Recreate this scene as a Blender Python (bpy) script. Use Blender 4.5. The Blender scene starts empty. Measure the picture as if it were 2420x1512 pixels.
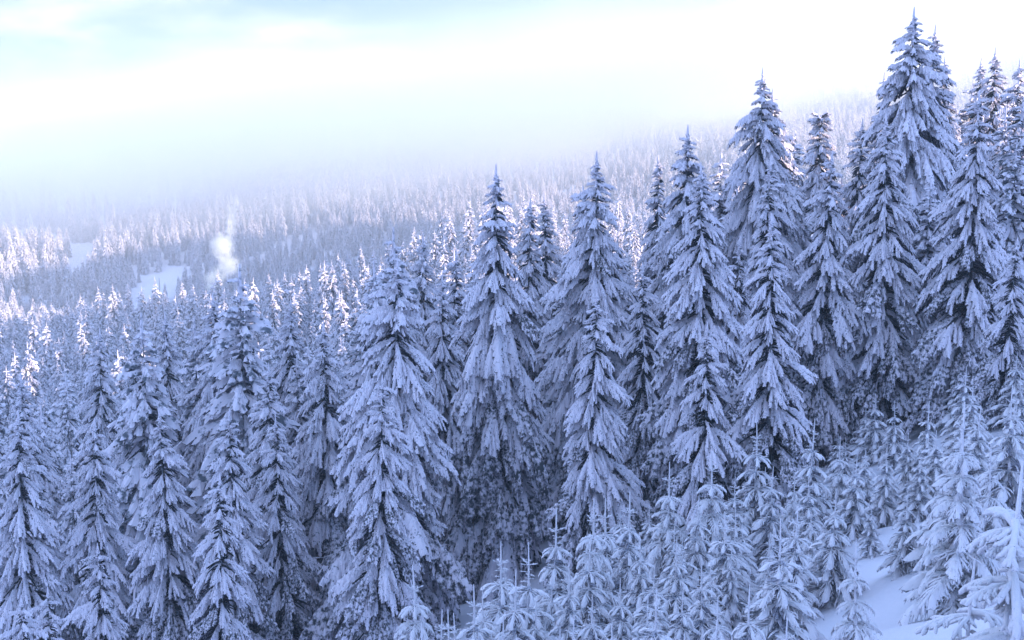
import bpy, math, random
import numpy as np
from mathutils import Vector, Matrix, Euler

R = math.radians
sc = bpy.context.scene
col = sc.collection

# ------------------------------------------------------------------ camera
PITCH = 7.3
HFOV = 50.0
cam_d = bpy.data.cameras.new('camera')
cam_d.sensor_width = 36.0
cam_d.lens = 18.0 / math.tan(R(HFOV / 2))
cam_d.clip_start = 0.2
cam_d.clip_end = 12000
cam = bpy.data.objects.new('camera', cam_d)
col.objects.link(cam)
cam.location = (0, 0, 0)
cam.rotation_euler = (R(90 - PITCH), 0, 0)
sc.camera = cam

# ------------------------------------------------------------------ sky, sun, exposure
SUN_EL = 11.5
SUN_DIR = Vector((0.955, -0.297, 0.0)).normalized()      # horizontal direction towards the sun
SUN_AZ = math.atan2(SUN_DIR.x, SUN_DIR.y)                # clockwise from +Y
SKY_STRENGTH = 0.15
SUN_STRENGTH = 2.1
EXPOSURE = 2.45

world = bpy.data.worlds.new('World')
sc.world = world
world.use_nodes = True
wn = world.node_tree
wn.nodes.clear()


class NT:
    """small helper for wiring node trees"""
    def __init__(self, tree):
        self.t = tree

    def n(self, kind, **props):
        ins = props.pop('ins', {})
        nd = self.t.nodes.new(kind)
        for k, v in props.items():
            setattr(nd, k, v)
        for k, v in ins.items():
            if isinstance(v, bpy.types.NodeSocket):
                self.t.links.new(v, nd.inputs[k])
            else:
                nd.inputs[k].default_value = v
        return nd

    def math(self, op, a, b=0.0, c=0.0, clamp=False):
        nd = self.n('ShaderNodeMath', operation=op, use_clamp=clamp, ins={0: a, 1: b, 2: c})
        return nd.outputs[0]

    def smooth(self, v, a, b, lo=0.0, hi=1.0):
        nd = self.n('ShaderNodeMapRange', interpolation_type='SMOOTHSTEP',
                    ins={0: v, 1: a, 2: b, 3: lo, 4: hi})
        return nd.outputs[0]

    def mix(self, fac, a, b):
        nd = self.n('ShaderNodeMix', data_type='RGBA')
        for sock, v in ((0, fac), (6, a), (7, b)):
            if isinstance(v, bpy.types.NodeSocket):
                self.t.links.new(v, nd.inputs[sock])
            else:
                nd.inputs[sock].default_value = v
        return nd.outputs[2]


w = NT(wn)
sky = w.n('ShaderNodeTexSky', sky_type='NISHITA', sun_disc=False, sun_elevation=R(SUN_EL),
          sun_rotation=SUN_AZ, altitude=1600.0, air_density=1.0, dust_density=0.15, ozone_density=2.0)
tc = w.n('ShaderNodeTexCoord')
sep = w.n('ShaderNodeSeparateXYZ', ins={0: tc.outputs['Generated']})
el = w.math('MAXIMUM', sep.outputs[2], 0.0)
den = w.math('ADD', el, 0.22)
cmb = w.n('ShaderNodeCombineXYZ', ins={0: w.math('DIVIDE', sep.outputs[0], den),
                                      1: w.math('DIVIDE', sep.outputs[1], den), 2: 3.7})
cn = w.n('ShaderNodeTexNoise', ins={'Vector': cmb.outputs[0], 'Scale': 1.3, 'Detail': 6.0, 'Roughness': 0.55})
cloud = w.smooth(cn.outputs[0], 0.52, 0.74, 0.0, 0.7)
veil = w.smooth(el, 0.14, 0.60, 0.96, 0.0)
sky2 = w.mix(veil, sky.outputs[0], (0.29, 0.54, 0.98, 1))
skyc = w.mix(cloud, sky2, (1.8, 1.75, 1.85, 1))
bg = w.n('ShaderNodeBackground', ins={'Color': skyc, 'Strength': SKY_STRENGTH})
wo = w.n('ShaderNodeOutputWorld', ins={'Surface': bg.outputs[0]})

sun_d = bpy.data.lights.new('sun', 'SUN')
sun_d.energy = SUN_STRENGTH
sun_d.angle = R(0.55)
sun_d.color = (1.0, 0.88, 0.73)
sun = bpy.data.objects.new('sun', sun_d)
col.objects.link(sun)
to_sun = Vector((SUN_DIR.x * math.cos(R(SUN_EL)), SUN_DIR.y * math.cos(R(SUN_EL)), math.sin(R(SUN_EL))))
sun.rotation_euler = to_sun.to_track_quat('Z', 'Y').to_euler()
sun.location = (60, -20, 60)

vs = sc.view_settings
vs.view_transform = 'Standard'
vs.look = 'None'
vs.exposure = EXPOSURE
vs.gamma = 1.0
vs.use_curve_mapping = False
cy = sc.cycles
cy.max_bounces = 10
cy.diffuse_bounces = 1
cy.glossy_bounces = 1
cy.transmission_bounces = 1
cy.volume_bounces = 8
cy.transparent_max_bounces = 8
cy.use_denoising = True
cy.caustics_reflective = False
cy.caustics_refractive = False
cy.volume_max_steps = 256

# ------------------------------------------------------------------ materials
def material(name):
    m = bpy.data.materials.new(name)
    m.use_nodes = True
    m.node_tree.nodes.clear()
    return m, NT(m.node_tree)


def finish(t, base, rough, bump=None, normal_strength=0.4, dist=0.02):
    b = t.n('ShaderNodeBsdfPrincipled', ins={'Base Color': base, 'Roughness': rough})
    b.inputs['Specular IOR Level'].default_value = 0.2
    if bump is not None:
        bp = t.n('ShaderNodeBump', ins={'Strength': normal_strength, 'Distance': dist, 'Height': bump})
        t.t.links.new(bp.outputs[0], b.inputs['Normal'])
    t.n('ShaderNodeOutputMaterial', ins={'Surface': b.outputs[0]})


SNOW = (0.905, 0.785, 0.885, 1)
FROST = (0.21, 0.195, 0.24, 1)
NEEDLE = (0.03, 0.033, 0.042, 1)


def snow_pad(name, lo, hi, scale, top=SNOW, under=NEEDLE):
    m, t = material(name)
    c = t.n('ShaderNodeTexCoord')
    n1 = t.n('ShaderNodeTexNoise', ins={'Vector': c.outputs['Object'], 'Scale': scale, 'Detail': 3.0, 'Roughness': 0.6})
    n2 = t.n('ShaderNodeTexNoise', ins={'Vector': c.outputs['Object'], 'Scale': scale * 0.2, 'Detail': 2.0})
    f = t.smooth(t.math('ADD', n1.outputs[0], t.math('MULTIPLY', t.math('SUBTRACT', n2.outputs[0], 0.5), 0.35)), lo, hi)
    finish(t, t.mix(f, under, top), 0.75, n1.outputs[0], 0.5, 0.03)
    return m


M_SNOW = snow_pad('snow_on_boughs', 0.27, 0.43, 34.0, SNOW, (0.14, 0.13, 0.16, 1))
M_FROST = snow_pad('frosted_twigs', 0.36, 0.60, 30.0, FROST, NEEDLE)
M_RIME = snow_pad('rime', 0.22, 0.36, 34.0, (0.94, 0.84, 0.91, 1), (0.24, 0.21, 0.27, 1))
M_FROST_YOUNG = snow_pad('rimed_needles', 0.30, 0.55, 30.0, (0.56, 0.52, 0.62, 1), (0.07, 0.07, 0.09, 1))
M_INNER_SHADE = snow_pad('inner_needles_and_shade', 0.50, 0.72, 1.6, (0.20, 0.19, 0.23, 1), (0.02, 0.024, 0.026, 1))  # core twigs, coloured near black to deepen the shade inside crowns
M_SNOW_FAR = snow_pad('snow_on_far_boughs', 0.34, 0.48, 2.2, SNOW, (0.14, 0.15, 0.18, 1))
M_FROST_FAR = snow_pad('frosted_far_twigs', 0.40, 0.66, 2.0, FROST, NEEDLE)

m, t = material('frosted_bark')
c = t.n('ShaderNodeTexCoord')
n1 = t.n('ShaderNodeTexNoise', ins={'Vector': c.outputs['Object'], 'Scale': 5.0, 'Detail': 4.0})
finish(t, t.mix(t.smooth(n1.outputs[0], 0.36, 0.54), (0.055, 0.045, 0.04, 1), (0.34, 0.34, 0.38, 1)), 0.9, n1.outputs[0], 0.6, 0.05)
M_BARK = m

m, t = material('ground_snow')
c = t.n('ShaderNodeTexCoord')
n1 = t.n('ShaderNodeTexNoise', ins={'Vector': c.outputs['Object'], 'Scale': 0.7, 'Detail': 5.0, 'Roughness': 0.55})
n2 = t.n('ShaderNodeTexNoise', ins={'Vector': c.outputs['Object'], 'Scale': 9.0, 'Detail': 3.0})
hgt = t.math('ADD', n1.outputs[0], t.math('MULTIPLY', n2.outputs[0], 0.12))
finish(t, t.mix(n1.outputs[0], (0.87, 0.78, 0.88, 1), (0.90, 0.82, 0.91, 1)), 0.7, hgt, 0.5, 0.25)
M_GROUND = m

m, t = material('dark_metal')
c = t.n('ShaderNodeTexCoord')
n1 = t.n('ShaderNodeTexNoise', ins={'Vector': c.outputs['Object'], 'Scale': 3.0})
finish(t, t.mix(n1.outputs[0], (0.02, 0.02, 0.022, 1), (0.06, 0.055, 0.05, 1)), 0.6)
M_DARK = m

# ------------------------------------------------------------------ terrain
def sstep(a, b, x):
    u = np.clip((x - a) / (b - a), 0, 1)
    return u * u * (3 - 2 * u)


EYE = 3.6


def ground(x, y):
    x = np.asarray(x, float)
    y = np.asarray(y, float)
    xr = np.maximum(x, 0)
    xl = np.minimum(x, 0)
    a = 62 * (1 - np.exp(-0.45 * xr / 62)) * (1 - 0.55 * sstep(70, 230, y)) - 23 * (1 - np.exp(xl / 60))
    a = a + 8 * sstep(55, 125, x) * (1 - sstep(70, 190, y)) - 24 * sstep(60, 130, x) * sstep(0, 42, y) - 0.15 * np.maximum(x - 200, 0) * (1 - sstep(40, 140, y))  # unseen crest, shaped and notched to steer where sunlight reaches
    yp = np.maximum(y, 0)
    yn = np.minimum(y, 0)
    b = -26 * (1 - np.exp(-yp / 60)) - 0.03 * np.minimum(yp, 100) - 0.13 * np.maximum(y - 270 - 12 * np.sin(x * 0.05), 0) + 24 * (1 - np.exp(yn / 55))
    n = -EYE + a + b + 10 * sstep(-130, 10, x) * sstep(110, 240, y)
    n = n + 0.25 * np.sin(x * 0.41 + 1.3) * np.sin(y * 0.33 + 0.4) + 0.12 * np.sin(x * 1.1 + y * 0.7)
    s = 0.165 + 0.065 * sstep(-300, 0, x)
    vy = np.maximum(y - 410, 0)
    f = -62 + s * vy * (1 - 0.30 * sstep(700, 1500, vy)) + 0.0 * x
    f = f + 190 * sstep(150, 520, x) * sstep(90, 260, y) * (1 - sstep(340, 490, y))  # unseen mountain beside the view, added to keep the valley in shade
    f = f + 26 * np.exp(-(((x + 760) / 300) ** 2 + ((y - 1250) / 320) ** 2))
    f = f + 0.06 * np.clip(x + 100, 0, 300) * sstep(450, 850, y)
    f = f - 0.22 * np.maximum(y - 1450, 0)
    f = f + 3.0 * np.sin(x * 0.021 + 0.5) * np.sin(y * 0.017) + 1.2 * np.sin(x * 0.06 + y * 0.045)
    k = 7.0
    hmax = np.maximum(n, f)
    z = hmax + k * np.log1p(np.exp(-np.abs(n - f) / k))
    return np.where(z > 82, 82 + 22 * np.tanh((z - 82) / 22), z)


def gz(x, y):
    return float(ground(x, y))


def axis(lo, hi, dense_lo, dense_hi, step, grow):
    v = list(np.arange(dense_lo, dense_hi + 0.01, step))
    s = step
    while v[-1] < hi:
        s *= grow
        v.append(min(hi, v[-1] + s))
    s = step
    while v[0] > lo:
        s *= grow
        v.insert(0, max(lo, v[0] - s))
    return np.array(v)


def make_mesh(name, V, F, M, mats, smooth=True):
    """V (n,3), F (m,4) quads, M (m,) material indices"""
    V = np.ascontiguousarray(V, dtype=np.float32)
    F = np.ascontiguousarray(F, dtype=np.int32)
    me = bpy.data.meshes.new(name)
    me.vertices.add(len(V))
    me.vertices.foreach_set('co', V.ravel())
    me.loops.add(F.size)
    me.loops.foreach_set('vertex_index', F.ravel())
    me.polygons.add(len(F))
    me.polygons.foreach_set('loop_start', np.arange(0, F.size, 4, dtype=np.int32))
    me.polygons.foreach_set('loop_total', np.full(len(F), 4, dtype=np.int32))
    for mm in mats:
        me.materials.append(mm)
    if M is not None:
        me.polygons.foreach_set('material_index', np.ascontiguousarray(M, dtype=np.int32))
    me.polygons.foreach_set('use_smooth', np.full(len(F), smooth, dtype=bool))
    me.update(calc_edges=True)
    return me


def add(name, data, parent=None, loc=None):
    o = bpy.data.objects.new(name, data)
    col.objects.link(o)
    if parent is not None:
        o.parent = parent
    if loc is not None:
        o.location = loc
    return o


def tag(o, label=None, cat=None, group=None, kind=None):
    if label:
        o['label'] = label
    if cat:
        o['category'] = cat
    if group:
        o['group'] = group
    if kind:
        o['kind'] = kind
    return o


GX = axis(-1700, 1500, -60, 60, 1.0, 1.055)
GY = axis(-320, 2000, -8, 90, 1.0, 1.05)
xx, yy = np.meshgrid(GX, GY)
zz = ground(xx, yy)
near = np.exp(-((xx / 60) ** 2 + (yy / 60) ** 2))
zz = zz + near * (0.07 * np.sin(xx * 2.1 + 0.4 * yy) * np.sin(yy * 1.7 + 1) + 0.10 * np.sin(xx * 0.9 - 0.5 * yy + 2) * np.sin(yy * 0.8 + 0.3 * xx))
nx, ny = len(GX), len(GY)
idx = np.arange(nx * ny).reshape(ny, nx)
F = np.stack([idx[:-1, :-1], idx[:-1, 1:], idx[1:, 1:], idx[1:, :-1]], -1).reshape(-1, 4)
g = add('ground', make_mesh('ground', np.stack([xx, yy, zz], -1).reshape(-1, 3), F, None, [M_GROUND]))
tag(g, 'snow-covered mountain slope falling to a valley and rising beyond', 'ground', kind='structure')

# ------------------------------------------------------------------ rays
FPX = 512.0 / math.tan(R(HFOV / 2))          # focal length in pixels of a 1024-wide frame


def ray(px, py):
    """direction with y = 1 for a pixel of the 2420 x 1512 view of the photograph"""
    k = 1024.0 / 2420.0
    u = (px * k - 512) / FPX
    v = (320 - py * k) / FPX
    cp, sp = math.cos(R(PITCH)), math.sin(R(PITCH))
    d = Vector((u, cp + v * sp, -sp + v * cp))
    return d / d.y


def top_at(px, py, D):
    d = ray(px, py)
    p = d * D
    return p


# ------------------------------------------------------------------ bough pieces
class Geo:
    def __init__(self):
        self.V, self.F, self.M, self.n = [], [], [], 0

    def put(self, V, F, m):
        self.V.append(V)
        self.F.append(F + self.n)
        self.M.append(np.full(len(F), m) if np.isscalar(m) else m)
        self.n += len(V)

    def arrays(self):
        return np.concatenate(self.V), np.concatenate(self.F), np.concatenate(self.M)


def grid_faces(a, b, flip=False):
    i = np.arange(a * b).reshape(a, b)
    f = [i[:-1, :-1], i[1:, :-1], i[1:, 1:], i[:-1, 1:]]
    if flip:
        f = f[::-1]
    return np.stack(f, -1).reshape(-1, 4)


def tube(g, P, rad, sides, m, flat=1.0):
    P = np.asarray(P, float)
    n = len(P)
    T = np.gradient(P, axis=0)
    T /= np.linalg.norm(T, axis=1)[:, None] + 1e-9
    up = np.array([0.03, 0.05, 1.0])
    up = np.where(np.abs(T[:, 2:3]) > 0.9, np.array([1.0, 0.1, 0.0]), up)
    S = np.cross(T, up)
    S /= np.linalg.norm(S, axis=1)[:, None] + 1e-9
    U = np.cross(S, T)
    a = np.linspace(0, 2 * np.pi, sides, endpoint=False)
    rad = np.asarray(rad, float)[:, None, None]
    ring = P[:, None, :] + rad * (np.cos(a)[None, :, None] * S[:, None, :] + flat * np.sin(a)[None, :, None] * U[:, None, :])
    V = ring.reshape(-1, 3)
    i = np.arange(n * sides).reshape(n, sides)
    j = np.roll(i, -1, axis=1)
    F = np.stack([i[:-1], j[:-1], j[1:], i[1:]], -1).reshape(-1, 4)
    g.put(V, F, m)


def spine(rng, org, yaw, L, p0, p1, n, up=0.25, bend=0.0):
    t = np.linspace(0, 1, n)
    p = p0 + (p1 - p0) * t ** 0.8 + up * sstep(0.75, 1.0, t)
    yw = yaw + bend * t
    f = np.stack([np.cos(p) * np.cos(yw), np.cos(p) * np.sin(yw), np.sin(p)], -1)
    P = np.zeros((n, 3))
    P[0] = org
    P[1:] = org + np.cumsum(0.5 * (f[1:] + f[:-1]) * L / (n - 1), axis=0)
    return t, P, f, yw, p


def ribbon(g, rng, org, yaw, L, w, p0, p1, nt, nv, nser, twigs, up=0.25, bend=0.0, hang=0.8, thick=0.95):
    """a snow-loaded tongue of a spruce bough: serrated edge, rounded back, needles below"""
    t, P, f, yw, p = spine(rng, org, yaw, L, p0, p1, nt, up, bend)
    s = np.stack([-np.sin(yw), np.cos(yw), 0 * yw], -1)
    env = 0.12 + 0.95 * (t ** 0.55) * (1 - t) ** 0.5 * 1.45
    env[-1] = 0.04
    Ws = []
    for k in range(2):
        ph = rng.random()
        tw = 1 - np.abs(((t * nser + ph) % 1.0) * 2 - 1)
        slow = 0.16 * np.sin(t * rng.uniform(5, 11) + rng.uniform(0, 6))
        Ws.append(w * L * env * (0.58 + 0.48 * tw + slow + 0.10 * rng.standard_normal(nt)))
    Vv = np.linspace(-1, 1, nv)
    av = np.abs(Vv)
    W = np.where(Vv[None, :] < 0, Ws[0][:, None], Ws[1][:, None])
    base = w * L * env[:, None]
    lift = thick * base * (1 - av[None, :] ** 2.2)
    ph = rng.uniform(0, 6, 4)
    lump = 0.17 * w * L * (np.sin(t[:, None] * 17 + ph[0] + 2 * Vv[None, :]) * np.sin(Vv[None, :] * 4 + ph[1] + t[:, None] * 9)
                           + 1.15 * rng.standard_normal((nt, nv))) * np.minimum(1, env[:, None] * 1.5)
    Q = P[:, None, :] + s[:, None, :] * (Vv[None, :, None] * W[:, :, None]) + f[:, None, :] * (0.55 * av[None, :, None] * W[:, :, None])
    zdrop = hang * W * av[None, :] ** 1.5
    top = Q.copy()
    top[:, :, 2] += -zdrop + lift + lump * (1 - 0.4 * av[None, :])
    bot = Q.copy()
    bot[:, :, 2] += -zdrop - 0.30 * base * (1 - av[None, :] ** 2) - 0.02 * w * L
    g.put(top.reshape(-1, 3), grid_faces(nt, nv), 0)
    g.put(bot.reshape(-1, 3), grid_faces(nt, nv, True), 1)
    # twigs at the edge and needles hanging below
    for k in range(twigs):
        i = rng.integers(1, nt - 1)
        side = rng.choice([-1, 1])
        e = top[i, 0 if side < 0 else -1]
        d = s[i] * side * rng.uniform(0.2, 0.8) + f[i] * rng.uniform(0.3, 0.9) + np.array([0, 0, -rng.uniform(0.15, 1.0)])
        d /= np.linalg.norm(d)
        ln = w * L * rng.uniform(0.22, 0.48)
        o = e - d * ln * 0.4
        r = w * L * rng.uniform(0.08, 0.14)
        tube(g, [o, o + d * ln * 0.6, o + d * ln + np.array([0, 0, -0.12 * ln])], [r, r * 0.9, r * 0.12], 4, 0 if rng.random() < 0.6 else 1)
    for k in range(twigs // 2):
        i = rng.integers(1, nt - 1)
        j = rng.integers(0, nv)
        e = bot[i, j]
        d = f[i] * rng.uniform(-0.1, 0.5) + s[i] * rng.uniform(-0.3, 0.3) + np.array([0, 0, -1.0])
        ln = w * L * rng.uniform(0.4, 1.1)
        r = w * L * rng.uniform(0.04, 0.08)
        tube(g, [e + np.array([0, 0, 0.3 * ln]), e + d * ln * 0.5, e + d * ln], [r, r * 0.8, r * 0.1], 3, 1)
    return t, P, f, yw, p


def bough(seed, cls, hi):
    """unit bough along +X. cls: 'top' short stiff, 'mid' arched, 'low' hanging, 'long' plain drooping tongue"""
    rng = np.random.default_rng(seed)
    g = Geo()
    p0, p1, nside, wm = {
        'top': (R(8), R(-34), 4, 0.15),
        'mid': (R(-8), R(-50), 9, 0.08),
        'low': (R(-20), R(-70), 8, 0.075),
        'long': (R(-14), R(-50), 8, 0.08)}[cls]
    if not hi:
        wm *= 1.5
    p0 += rng.uniform(-0.1, 0.1)
    p1 += rng.uniform(-0.14, 0.14)
    nt, nv, ns, tw = (31, 7, 9, 40) if hi else (8, 4, 3, 5)
    bend = rng.uniform(-0.25, 0.25)
    t, P, f, yw, p = ribbon(g, rng, (0, 0, 0), 0.0, 1.0, wm, p0, p1, nt, nv, ns, tw, up=rng.uniform(0.1, 0.4), bend=bend)
    if hi:
        tube(g, P[:-2] - np.array([0, 0, 0.02]), np.linspace(0.016, 0.005, nt - 2), 4, 2)
    if not hi:
        nside = min(nside, 4)
    for k in range(nside):
        tt = 0.22 + 0.60 * (k + rng.uniform(0.1, 0.9)) / nside
        side = 1 if k % 2 == 0 else -1
        i = min(int(tt * (nt - 1)), nt - 2)
        L2 = (0.62 - 0.36 * tt) * rng.uniform(0.75, 1.2)
        yaw = yw[i] + side * R(rng.uniform(20, 44))
        pp = p[i]
        n2, v2, s2, w2 = (17, 6, 5, 16) if hi else (5, 3, 2, 2)
        ribbon(g, rng, P[i] - np.array([0, 0, 0.012]), yaw, L2, (0.125 if hi else 0.24) * rng.uniform(0.85, 1.15), pp - R(6), pp - R(rng.uniform(15, 42)),
               n2, v2, s2, w2, up=rng.uniform(0.0, 0.3), bend=-side * rng.uniform(0.1, 0.5), hang=1.1)
    return g.arrays()


def rime_bough(seed, hi, droop=1.0, fat=1.0, ncount=9, snow=True):
    """unit bough of a young spruce: fingers of rime along a drooping twig"""
    rng = np.random.default_rng(seed)
    g = Geo()
    n = 9 if hi else 6
    sd = 6 if hi else 4
    t, P, f, yw, p = spine(rng, np.zeros(3), 0.0, 1.0, R(16), R(-22 - 42 * droop), n, up=0.1, bend=rng.uniform(-0.3, 0.3))
    r0 = 0.026 * fat
    tube(g, P, r0 * np.concatenate([np.full(n - 1, 1.0) * (1.1 - 0.25 * t[:-1]), [0.35]]), sd, 0)
    for k in range(ncount):
        tt = 0.14 + 0.80 * (k + rng.uniform(0.2, 0.8)) / ncount
        x = tt * (n - 1)
        i = min(int(x), n - 2)
        o = P[i] + (P[i + 1] - P[i]) * (x - i)
        for side in (-1, 1):
            if rng.random() < 0.12:
                continue
            L2 = (0.42 - 0.28 * tt) * rng.uniform(0.7, 1.25)
            m2 = 5 if hi else 4
            t2, P2, f2, y2, p2 = spine(rng, o, yw[i] + side * R(rng.uniform(38, 62)), L2, p[i] - 0.02, p[i] - R(30 * droop + rng.uniform(0, 16)), m2, up=0.1, bend=-side * 0.3)
            tube(g, P2, r0 * 0.80 * np.array([1.0] * (m2 - 1) + [0.3]), sd - 1 if hi else 3, 0)
            if hi and L2 > 0.14:
                for q in range(3 if L2 > 0.22 else 2):
                    j = 1 + q % (m2 - 2)
                    sd2 = side if q % 2 == 0 else -side
                    L3 = L2 * rng.uniform(0.3, 0.5)
                    t3, P3, f3, y3, p3 = spine(rng, P2[j], y2[j] + sd2 * R(45), L3, p2[j], p2[j] - R(25), 4, up=0.0)
                    tube(g, P3, r0 * 0.66 * np.array([1, 1, 0.9, 0.3]), 4, 0)
    if snow:
        nt, nv = (15, 5) if hi else (7, 4)
        ribbon(g, rng, np.array([0.12, 0, -0.012]), 0.0, 0.84, 0.17, R(14), R(-22 - 42 * droop), nt, nv, 5, 8 if hi else 2, up=0.1, hang=1.1, thick=0.35)
    return g.arrays()


HI = {}
LO = {}
for ci, cls in enumerate(('top', 'mid', 'low', 'long')):
    HI[cls] = [bough(100 * ci + k, cls, True) for k in range(4)]
    LO[cls] = [bough(100 * ci + 50 + k, cls, False) for k in range(4)]
RIME_HI = [rime_bough(900 + k, True, 0.75 + 0.15 * k, ncount=7) for k in range(4)]
RIME_LO = [rime_bough(950 + k, False, 0.75 + 0.15 * k, fat=1.15, ncount=6) for k in range(4)]
CANDLE = [rime_bough(990 + k, True, -0.6, fat=1.5, ncount=2, snow=False) for k in range(2)]
CLUB = [rime_bough(970 + k, True, 0.1 + 0.25 * k, fat=2.3, ncount=4, snow=False) for k in range(4)]

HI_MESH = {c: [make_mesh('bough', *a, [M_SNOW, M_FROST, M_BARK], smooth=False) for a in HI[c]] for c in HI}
M_THIN_SHADE = snow_pad('thin_snow_and_shade_on_low_boughs', 0.36, 0.58, 20.0, SNOW, (0.055, 0.058, 0.066, 1))  # thinner snow, also coloured darker to deepen the shaded gaps low down
LOW_MESH = {c: [make_mesh('bough', *a, [M_THIN_SHADE, M_FROST, M_BARK], smooth=False) for a in HI[c]] for c in HI}
RIME_MESH = [make_mesh('bough', *a, [M_RIME, M_FROST_YOUNG, M_BARK]) for a in RIME_HI]
CANDLE_MESH = [make_mesh('bough', *a, [M_RIME, M_FROST_YOUNG, M_BARK]) for a in CANDLE]
CLUB_MESH = [make_mesh('bough', *a, [M_RIME, M_FROST_YOUNG, M_BARK]) for a in CLUB]


# ------------------------------------------------------------------ layouts: where boughs sit on a tree
def spruce_layout(rng, H, Rm, spacing, per, style='mid', gap=0.0, lowest=0.05, rmin=0.45):
    """list of (class, variant, z, yaw, tilt, length, width)"""
    out = []
    z = H - 0.5
    phi, lop = rng.uniform(0, 6.28), rng.uniform(0.05, 0.22)
    while z > H * lowest:
        u = (H - z) / H
        prof = 0.86 * (1 - math.exp(-2.5 * u))
        r = max(rmin, Rm * prof)
        n = max(4, int(round(per * (0.75 + 0.35 * u) + rng.uniform(-0.6, 0.6))))
        y0 = rng.uniform(0, 2 * math.pi)
        for k in range(n):
            if rng.random() < gap:
                continue
            yaw = y0 + 2 * math.pi * (k + rng.uniform(-0.3, 0.3)) / n
            ln = r * rng.uniform(0.72, 1.2) * (1 + lop * math.cos(yaw - phi))
            if rng.random() < 0.08:
                ln *= 1.18
            if u < 0.16:
                c = 'top'
            elif style == 'long':
                c = 'long' if rng.random() < 0.7 else 'mid'
            elif style == 'low':
                c = 'low' if u > 0.3 and rng.random() < 0.75 else 'mid'
            else:
                c = 'mid' if rng.random() < 0.65 else ('low' if u > 0.5 else 'long')
            tilt = R(rng.uniform(-9, 9)) + (R(-8) if u < 0.12 else R(4) * u)
            out.append((c, int(rng.integers(0, 4)), z + rng.uniform(-0.4, 0.4) * spacing, yaw,
                        tilt, ln * (1.12 if c == 'low' else 1.0), rng.uniform(0.85, 1.25)))
        z -= spacing * (0.42 + 0.70 * min(1.0, u * 2.0)) * rng.uniform(0.8, 1.2)
    return out


def bake(layout, bank, mats_shift=0):
    """join low-detail boughs into one crown"""
    V, F, M, n = [], [], [], 0
    for (c, k, z, yaw, tilt, ln, wd) in layout:
        v, f, m = bank[c][k] if isinstance(bank, dict) else bank[k % len(bank)]
        ct, st, cyw, syw = math.cos(tilt), math.sin(tilt), math.cos(yaw), math.sin(yaw)
        x = v[:, 0] * ln
        y = v[:, 1] * ln * wd
        q = v[:, 2] * ln
        x2 = x * ct + q * st
        q2 = -x * st + q * ct
        V.append(np.stack([x2 * cyw - y * syw, x2 * syw + y * cyw, q2 + z], -1))
        F.append(f + n)
        M.append(m)
        n += len(v)
    return np.concatenate(V), np.concatenate(F), np.concatenate(M)


def trunk_geo(H, r, sides=8, lean=0.0):
    g = Geo()
    n = 9
    zs = np.linspace(-0.6, H, n)
    P = np.stack([0.03 * np.sin(zs * 0.6), 0.03 * np.cos(zs * 0.5), zs], -1)
    tube(g, P, r * (1.12 - np.linspace(0, 1, n) ** 0.9 * 1.08), sides, 0)
    return g.arrays()


TRUNK = make_mesh('trunk', *trunk_geo(1.0, 0.0125), [M_BARK])     # scaled per tree
v_, f_, m_ = trunk_geo(20.0, 0.26)
TRUNK = make_mesh('trunk', v_, f_, m_, [M_BARK])


def core_crown(seed, leader=True):
    """twigs near the stem, darkened to deepen shade between boughs, and the snowy leader, for a tree of height 20"""
    rng = np.random.default_rng(seed)
    g = Geo()
    for k in range(420):
        u = rng.uniform(0.04, 0.97)
        z = 20 * (1 - u)
        a = rng.uniform(0, 2 * math.pi)
        ln = 20 * 0.15 * (u ** 0.85) * rng.uniform(0.4, 1.0) + 0.15
        t, P, f, yw, p = spine(rng, np.array([0, 0, z]), a, ln, R(5), R(-45), 5, up=0.1)
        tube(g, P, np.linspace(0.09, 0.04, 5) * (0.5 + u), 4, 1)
    for k in range(26 if leader else 0):
        z = 19.0 + 1.1 * k / 26
        a = k * 2.4
        ln = 0.42 * (1 - k / 30) * rng.uniform(0.6, 1.1)
        d = np.array([math.cos(a), math.sin(a), rng.uniform(-0.15, 0.45)])
        o = np.array([0, 0, z])
        tube(g, [o, o + d * ln * 0.6, o + d * ln], [0.06, 0.07, 0.025], 5, 0)
    if leader:
        tube(g, [(0, 0, 18.6), (0.02, 0, 19.5), (0, 0.02, 20.2), (0.01, 0, 20.5)], [0.09, 0.075, 0.06, 0.025], 6, 0)
    return make_mesh('crown', *g.arrays(), [M_SNOW_FAR, M_INNER_SHADE])


CORES = [core_crown(s) for s in (1, 2, 3)]
CORE_BLUNT = core_crown(4, False)


def twig_geo(seed):
    """bare frosted dead branch, curved, with a few side twigs; unit length along +X"""
    rng = np.random.default_rng(seed)
    g = Geo()
    t, P, f, yw, p = spine(rng, np.zeros(3), 0.0, 1.0, R(-5), R(-35), 9, up=0.9, bend=rng.uniform(-0.4, 0.4))
    tube(g, P, np.linspace(0.006, 0.0025, 9), 4, 0)
    for k in range(7):
        i = 2 + k % 6
        t2, P2, *_ = spine(rng, P[i], yw[i] + rng.choice([-1, 1]) * R(rng.uniform(25, 60)), rng.uniform(0.2, 0.45), p[i], p[i] - R(30), 6, up=0.8)
        tube(g, P2, np.linspace(0.0035, 0.0015, 6), 3, 0)
    return make_mesh('dead_branch', *g.arrays(), [M_RIME])


TWIGS = [twig_geo(s) for s in (5, 6, 7)]


def place_bough(me, parent, z, yaw, tilt, ln, wd, name='bough'):
    o = bpy.data.objects.new(name, me)
    o.parent = parent
    o.location = (0, 0, z)
    o.rotation_euler = (0, tilt, yaw)
    o.scale = (ln, ln * wd, ln)
    col.objects.link(o)
    return o


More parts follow.
